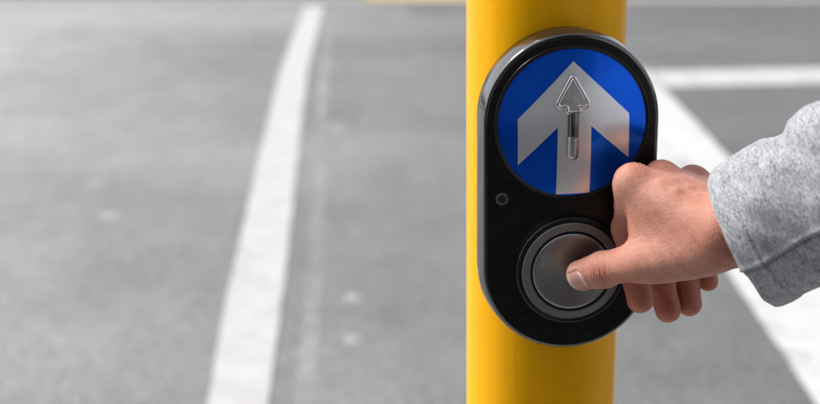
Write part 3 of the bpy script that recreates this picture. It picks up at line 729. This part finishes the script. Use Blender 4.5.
# ---------------------------------------------------------------- sleeve
HC = np.array([111.2, -164.2, 992.5])                           # centre of the hem, mm
AX = unitv(np.array([0.7849, -0.3551, 0.5066]))                     # towards the elbow
BU = np.array([0, 0, 1.0]); 
TOP = unitv(np.array([-0.4489, 0.2448, 0.8615])); TOP = unitv(TOP - AX * (TOP @ AX)); NEAR = np.cross(AX, TOP)
if NEAR @ VIEW > 0: NEAR = -NEAR
ts = [0, 18.6, 33, 48, 54.5, 69, 82, 110, 160, 230, 300, 360]; tr = [46.5, 49.6, 51.4, 49, 54.2, 58, 57, 55, 57, 58, 58, 58]
bs = [0, 27, 60, 110, 160, 230, 300, 360]; br = [48, 46, 47, 52, 55, 58, 58, 58]
def sleeve_pt(s, th, inset=0.0):
    ct, st = np.cos(th), np.sin(th)             # th = 0 faces the camera, +90 deg is the top
    rt_ = np.interp(s, ts, tr); rb_ = np.interp(s, bs, br); rn = np.interp(s, [0, 40, 120, 360], [46, 47, 52, 58])
    a = (np.where(st > 0, rt_, rb_)); r = 1 / np.sqrt((ct / rn) ** 2 + (st / a) ** 2)
    sm = np.clip(s / 12, 0, 1)
    # folds
    f = 2.2 * np.exp(-((th - .55) / .5) ** 2) * np.sin(s * .085 - th * 2.2 + .4) * sm
    f += 1.6 * np.exp(-((th + .5) / .45) ** 2) * np.sin(s * .11 + th * 3.0 + 1.3) * sm
    f += -3.0 * np.exp(-((s - 46 - 16 * (1.57 - th)) / 6.5) ** 2) * np.exp(-((th - 1.15) / .45) ** 2)
    f += 2.2 * np.sin(s * .05 + th * 1.7) * np.clip((s - 90) / 60, 0, 1)
    f += .5 * np.sin(s * .23 + th * 5.1) * np.sin(th * 7 - s * .09) + .35 * np.sin(th * 13 + s * .31)
    # seam: the upper panel laps over the lower one
    d = (th - (-.30 + .0014 * np.minimum(s, 90))) * 48 + 1.0 * np.sin(s * .09)
    f += 1.1 * np.exp(-((d - 2.2) / 2.0) ** 2) - 2.6 * np.exp(-(d / .8) ** 2) - .9 / (1 + np.exp(d / 1.5)) * np.clip(1.2 + d / 60, 0, 1)
    # hem: turned band with a row of stitching
    f += .55 / (1 + np.exp((s - 15.5) / .8)) - .95 * np.exp(-((s - 15.5) / .9) ** 2) - .8 * np.exp(-(s / 1.4) ** 2)
    r = r + f - inset
    hemlag = (1.2 * np.sin(th * 3 + 1) + 2.2 / (1 + np.exp((d + 1) / .8)) * np.exp(-((th + .5) / .5) ** 2)) * np.exp(-s / 25)
    sag = -18 * np.clip((s - 150) / 210, 0, 2) ** 2
    return HC + np.outer(s + hemlag, AX) + TOP * (r * st)[:, None] + NEAR * (r * ct)[:, None] + np.outer(sag, [0, 0, 1.0])
def sleeve_mesh(name, smax, inset, ns, nth, flip=False, s0=0.0):
    S = s0 + (smax - s0) * (np.linspace(0, 1, ns) ** 1.35); TH = np.linspace(-np.pi, np.pi, nth + 1)
    SS, TT = np.meshgrid(S, TH, indexing='ij'); P = sleeve_pt(SS.ravel(), TT.ravel(), inset) / 1000
    m = nth + 1; f = []
    for i in range(ns - 1):
        for j in range(nth):
            q = (i * m + j, i * m + j + 1, (i + 1) * m + j + 1, (i + 1) * m + j); f.append(q[::-1] if flip else q)
    return P, f, SS.ravel(), TT.ravel(), m
P1, f1, s1, t1, m1 = sleeve_mesh('s', 250, 0, 210, 260)
P2, f2, s2, t2, m2 = sleeve_mesh('s', 120, 2.0, 40, 260, True)
n1 = len(P1); F = f1 + [tuple(i + n1 for i in q) for q in f2] + [(j, n1 + j, n1 + j + 1, j + 1) for j in range(260)]
me = pyd('sleeve', np.r_[P1, P2], F); ul = me.uv_layers.new(name='UVMap'); SS = np.r_[s1, s2]; TT = np.r_[t1, t2]
li = np.empty(len(me.loops), np.int32); me.loops.foreach_get('vertex_index', li)
ul.data.foreach_set('uv', np.stack([SS[li], TT[li] * 50], -1).ravel().astype(np.float32))
bm = bmesh.new(); bm.from_mesh(me); bmesh.ops.remove_doubles(bm, verts=bm.verts, dist=1e-7); bmesh.ops.recalc_face_normals(bm, faces=bm.faces); bm.to_mesh(me); bm.free()
sleeve = link('sleeve', me, 'fabric', person); sleeve['label'] = 'heather grey sweatshirt sleeve with stitched hem'
# stitches of the hem
sv, sf = [], []
def dash(p, q, wd, nvec):
    d = unitv(q - p); s = np.cross(d, nvec); b = len(sv)
    for c, sc_ in ((p, .4), (lerp(p, q, .5), 1.0), (q, .4)):
        sv.extend([c + s * wd * sc_ - nvec * .3, c + nvec * .35 * sc_, c - s * wd * sc_ - nvec * .3])
    sf.extend([(b, b + 1, b + 4, b + 3), (b + 1, b + 2, b + 5, b + 4), (b + 3, b + 4, b + 7, b + 6), (b + 4, b + 5, b + 8, b + 7)])
for row in (15.5,):
    K = 96
    for k in range(K):
        th = -np.pi + 2 * np.pi * k / K
        p, q = sleeve_pt(np.array([row, row + .25]), np.array([th, th + 2 * np.pi / K * .62])); nv = unitv(p - (HC + AX * row))
        dash(p + nv * .25, q + nv * .25, .42, nv)
o = link('hem_stitching', pyd('hem_stitching', np.array(sv) / 1000, sf), 'thread', sleeve)

# ---------------------------------------------------------------- the rest of the person, standing to the right of the view
FWD = unitv(np.array([-.97, .24, 0.])); LFT = np.array([-FWD[1], FWD[0], 0.]); ZU = np.array([0, 0, 1.])
SHR = np.array([452., -332., 1392.]); ELB = HC + AX * 236
MID = SHR + LFT * 182; MID[2] = 0
def B(f, l, z): return MID + FWD * f + LFT * l + ZU * z
def flat(P, k):                                  # squeeze the front-back axis
    q = P - MID; a = q @ FWD; return P + np.outer(a * (k - 1), FWD)
def wob(P, a, s): return a * (np.sin(P[:, 0] * s + P[:, 2] * s * .7) * np.sin(P[:, 1] * s * 1.1 - P[:, 2] * s * .5 + 1) + .6 * np.sin(P[:, 2] * s * 1.9 + P[:, 0] * s * .6))
def sd_top(P):
    Q = flat(P, 1.28)
    d = rcone(Q, B(0, -78, 1285), B(0, 78, 1285), 122, 122)
    d = smin(d, rcone(Q, B(0, -62, 1010), B(0, 62, 1010), 124, 124), 140)
    d = smin(d, rcone(Q, B(0, -66, 900), B(0, 66, 900), 126, 126), 60)
    d = smin(d, rcone(P, SHR + ZU * 8 + LFT * 25, B(-8, -35, 1440), 72, 74), 50); d = smin(d, rcone(P, B(0, 157, 1400), B(-8, 35, 1440), 72, 74), 50)
    d = smin(d, rcone(P, SHR + LFT * 8, ELB, 74, 59), 35)
    sl = B(0, 176, 1392); el = B(-30, 225, 1105)
    d = smin(d, rcone(P, sl, el, 74, 58), 35); d = smin(d, rcone(P, el, B(50, 222, 880), 58, 47), 18); d = np.maximum(d, -(rcone(P, B(50, 222, 868), B(60, 222, 780), 60, 70)))
    d = d + wob(P, 1.5, .031) + wob(P[:, [2, 0, 1]], 1.2, .052)
    d = np.maximum(d, -rcone(P, B(6, 0, 1480), B(16, 0, 1560), 62, 72))
    return np.maximum(d, (862 - P[:, 2]) * ((P - MID) @ LFT < 165) - 400 * ((P - MID) @ LFT >= 165))
def sd_collar(P):
    q = P - B(4, 0, 1462); up_ = unitv(ZU + FWD * .25); h = q @ up_; r = np.sqrt(np.maximum((q * q).sum(1) - h * h, 0))
    return np.sqrt((r - 68) ** 2 + (h * .55) ** 2) - 9
def sd_leg(P):
    d = rcone(flat(P, 1.2), B(0, -55, 920), B(0, 55, 920), 112, 112)
    for s in (-1, 1):
        d = smin(d, rcone(P, B(0, s * 85, 860), B(22, s * 100, 490), 92, 68), 30); d = smin(d, rcone(P, B(22, s * 100, 490), B(-8, s * 108, 95), 66, 58), 30)
    d = np.maximum(d, 38 - P[:, 2]); return d + wob(P, 1.2, .021) + wob(P[:, [2, 0, 1]], .8, .043)
def sd_shoe(s):
    a = B(-32, s * 108, 44); b = B(150, s * 122, 36)
    def fn(P):
        d = smin(rcone(P, a, b, 44, 36), rcone(P, a + ZU * 35, a + ZU * 52, 42, 44), 25)
        return np.maximum(d, 1.0 - P[:, 2])
    return fn
HD = B(28, 0, 1648); LOOK = unitv(FWD + np.array([-.1, .25, -.42])); HUP = unitv(ZU - LOOK * (ZU @ LOOK)); HS = np.cross(HUP, LOOK)
def Hh(f, s, u): return HD + LOOK * f + HS * s + HUP * u
def sd_head(P):
    d = ell(P, Hh(-6, 0, 18), (LOOK, HS, HUP), (97, 76, 92))
    d = smin(d, ell(P, Hh(28, 0, -38), (LOOK, HS, HUP), (58, 58, 72)), 30)
    d = smin(d, rcone(P, Hh(66, 0, -88), Hh(40, 0, -78), 20, 30), 25)
    d = smin(d, rcone(P, Hh(92, 0, 4), Hh(107, 0, -26), 8, 12), 12); d = smin(d, rcone(P, Hh(84, -30, 18), Hh(84, 30, 18), 10, 10), 14)
    for s in (-1, 1):
        d = smin(d, rcone(P, Hh(98, s * 8, -30), Hh(96, s * 12, -30), 8, 7), 6)
        d = np.maximum(d, -(ell(P, Hh(93, s * 32, 0), (LOOK, HS, HUP), (9, 14, 5.5))))
        d = smin(d, rcone(P, Hh(62, s * 44, -22), Hh(58, s * 48, -28), 20, 20), 25)
        d = smin(d, ell(P, Hh(-4, s * 77, -12), (unitv(LOOK + HS * s * -.3), HS, HUP), (19, 7, 32)), 6)
    d = smin(d, rcone(P, Hh(82, -17, -57), Hh(82, 17, -57), 5, 5), 5); d = smin(d, rcone(P, Hh(80, -15, -66), Hh(80, 15, -66), 5.5, 5.5), 2)
    return smin(d, rcone(P, Hh(-12, 0, -60), B(0, 0, 1440), 56, 60), 30)
def sd_hair(P):
    d = ell(P, Hh(-10, 0, 22), (LOOK, HS, HUP), (103, 83, 99)); q = P - HD
    cut = (q @ LOOK) * .75 - (q @ HUP) * .62 - 12; side = (q @ LOOK) * .35 - (q @ HUP) - 28
    d = np.maximum(d, np.minimum(cut, 40)); d = np.maximum(d, side)
    return d + 1.8 * np.sin((q @ HS) * .25 + (q @ HUP) * .1) * np.sin((q @ LOOK) * .12 + 1)
LW = B(56, 222, 872)
def sd_lhand(P):
    d = rcone(flat(P, 1), LW + ZU * 60, LW - ZU * 8, 26, 24)
    for k, ln in enumerate((84, 92, 86, 70)):
        base_ = LW - ZU * 92 + FWD * (30 - 20 * k); p1 = base_ - ZU * 42 - LFT * 8; p2 = p1 - ZU * (ln - 54) - LFT * 16
        d = smin(d, rcone(P, LW - ZU * 6 + FWD * (12 - 8 * k), base_, 14, 11.5), 12); f_ = smin(rcone(P, base_, p1, 10, 9), rcone(P, p1, p2, 9, 7.5), 3); d = smin(d, f_, 3)
    t0 = LW - ZU * 24 + FWD * 20; t1 = t0 - ZU * 38 + FWD * 24 - LFT * 8; return smin(d, smin(rcone(P, t0, t1, 15, 11), rcone(P, t1, t1 - ZU * 46 + FWD * 2 - LFT * 6, 10.5, 8.5), 4), 9)
def sdf_mesh(name, fn, c0, c1, res, mat, parent, proj=True):
    c0, c1 = np.minimum(c0, c1), np.maximum(c0, c1); v, f = surface_nets(fn, c0, c1, res)
    if proj:
        for _ in range(2):
            gd = grad(fn, v, res * .3); dd = fn(v); v = v - np.clip(dd / ((gd * gd).sum(1) + 1e-6), -res * .4, res * .4)[:, None] * gd
    me = bpy.data.meshes.new(name); me.from_pydata((v / 1000).tolist(), [], f.tolist()); me.update()
    return link(name, me, mat, parent)
bb = lambda a, b: (np.minimum(a, b), np.maximum(a, b))
top_ = sdf_mesh('sweatshirt', sd_top, np.array([150., -900, 820]), np.array([760., -180, 1560]), 6.0, 'fabric_body', person)
sdf_mesh('collar', sd_collar, B(0, 0, 1460) - 110, B(0, 0, 1460) + 110, 4.0, 'fabric_body', top_)
sdf_mesh('trousers', sd_leg, np.array([230., -800, 20]), np.array([720., -260, 1060]), 7.0, 'denim', person)
for s in (-1, 1):
    c = B(60, s * 112, 70); sdf_mesh('shoe', sd_shoe(s), c - np.array([190, 190, 80]), c + np.array([190, 190, 120]), 4.0, 'shoe', person)
head_ = sdf_mesh('head', sd_head, HD - np.array([150, 150, 260]), HD + np.array([150, 150, 150]), 3.0, 'skin', person)
sdf_mesh('hair', sd_hair, HD - 150, HD + 150, 3.0, 'hair', head_)
for s in (-1, 1):
    o = link('eye', lathe('eye', [(.0001, .0128)] + [(.0128 * math.sin(t), .0128 * math.cos(t)) for t in np.linspace(.1, 3.0, 16)], 24), 'eye', head_, loc=tuple(Hh(77.5, s * 32, 0) / 1000))
    o.rotation_euler = Vector(LOOK.tolist()).to_track_quat('Z', 'Y').to_euler()
sdf_mesh('left_hand', sd_lhand, LW - np.array([90, 90, 210]), LW + np.array([90, 90, 80]), 2.5, 'skin', person)
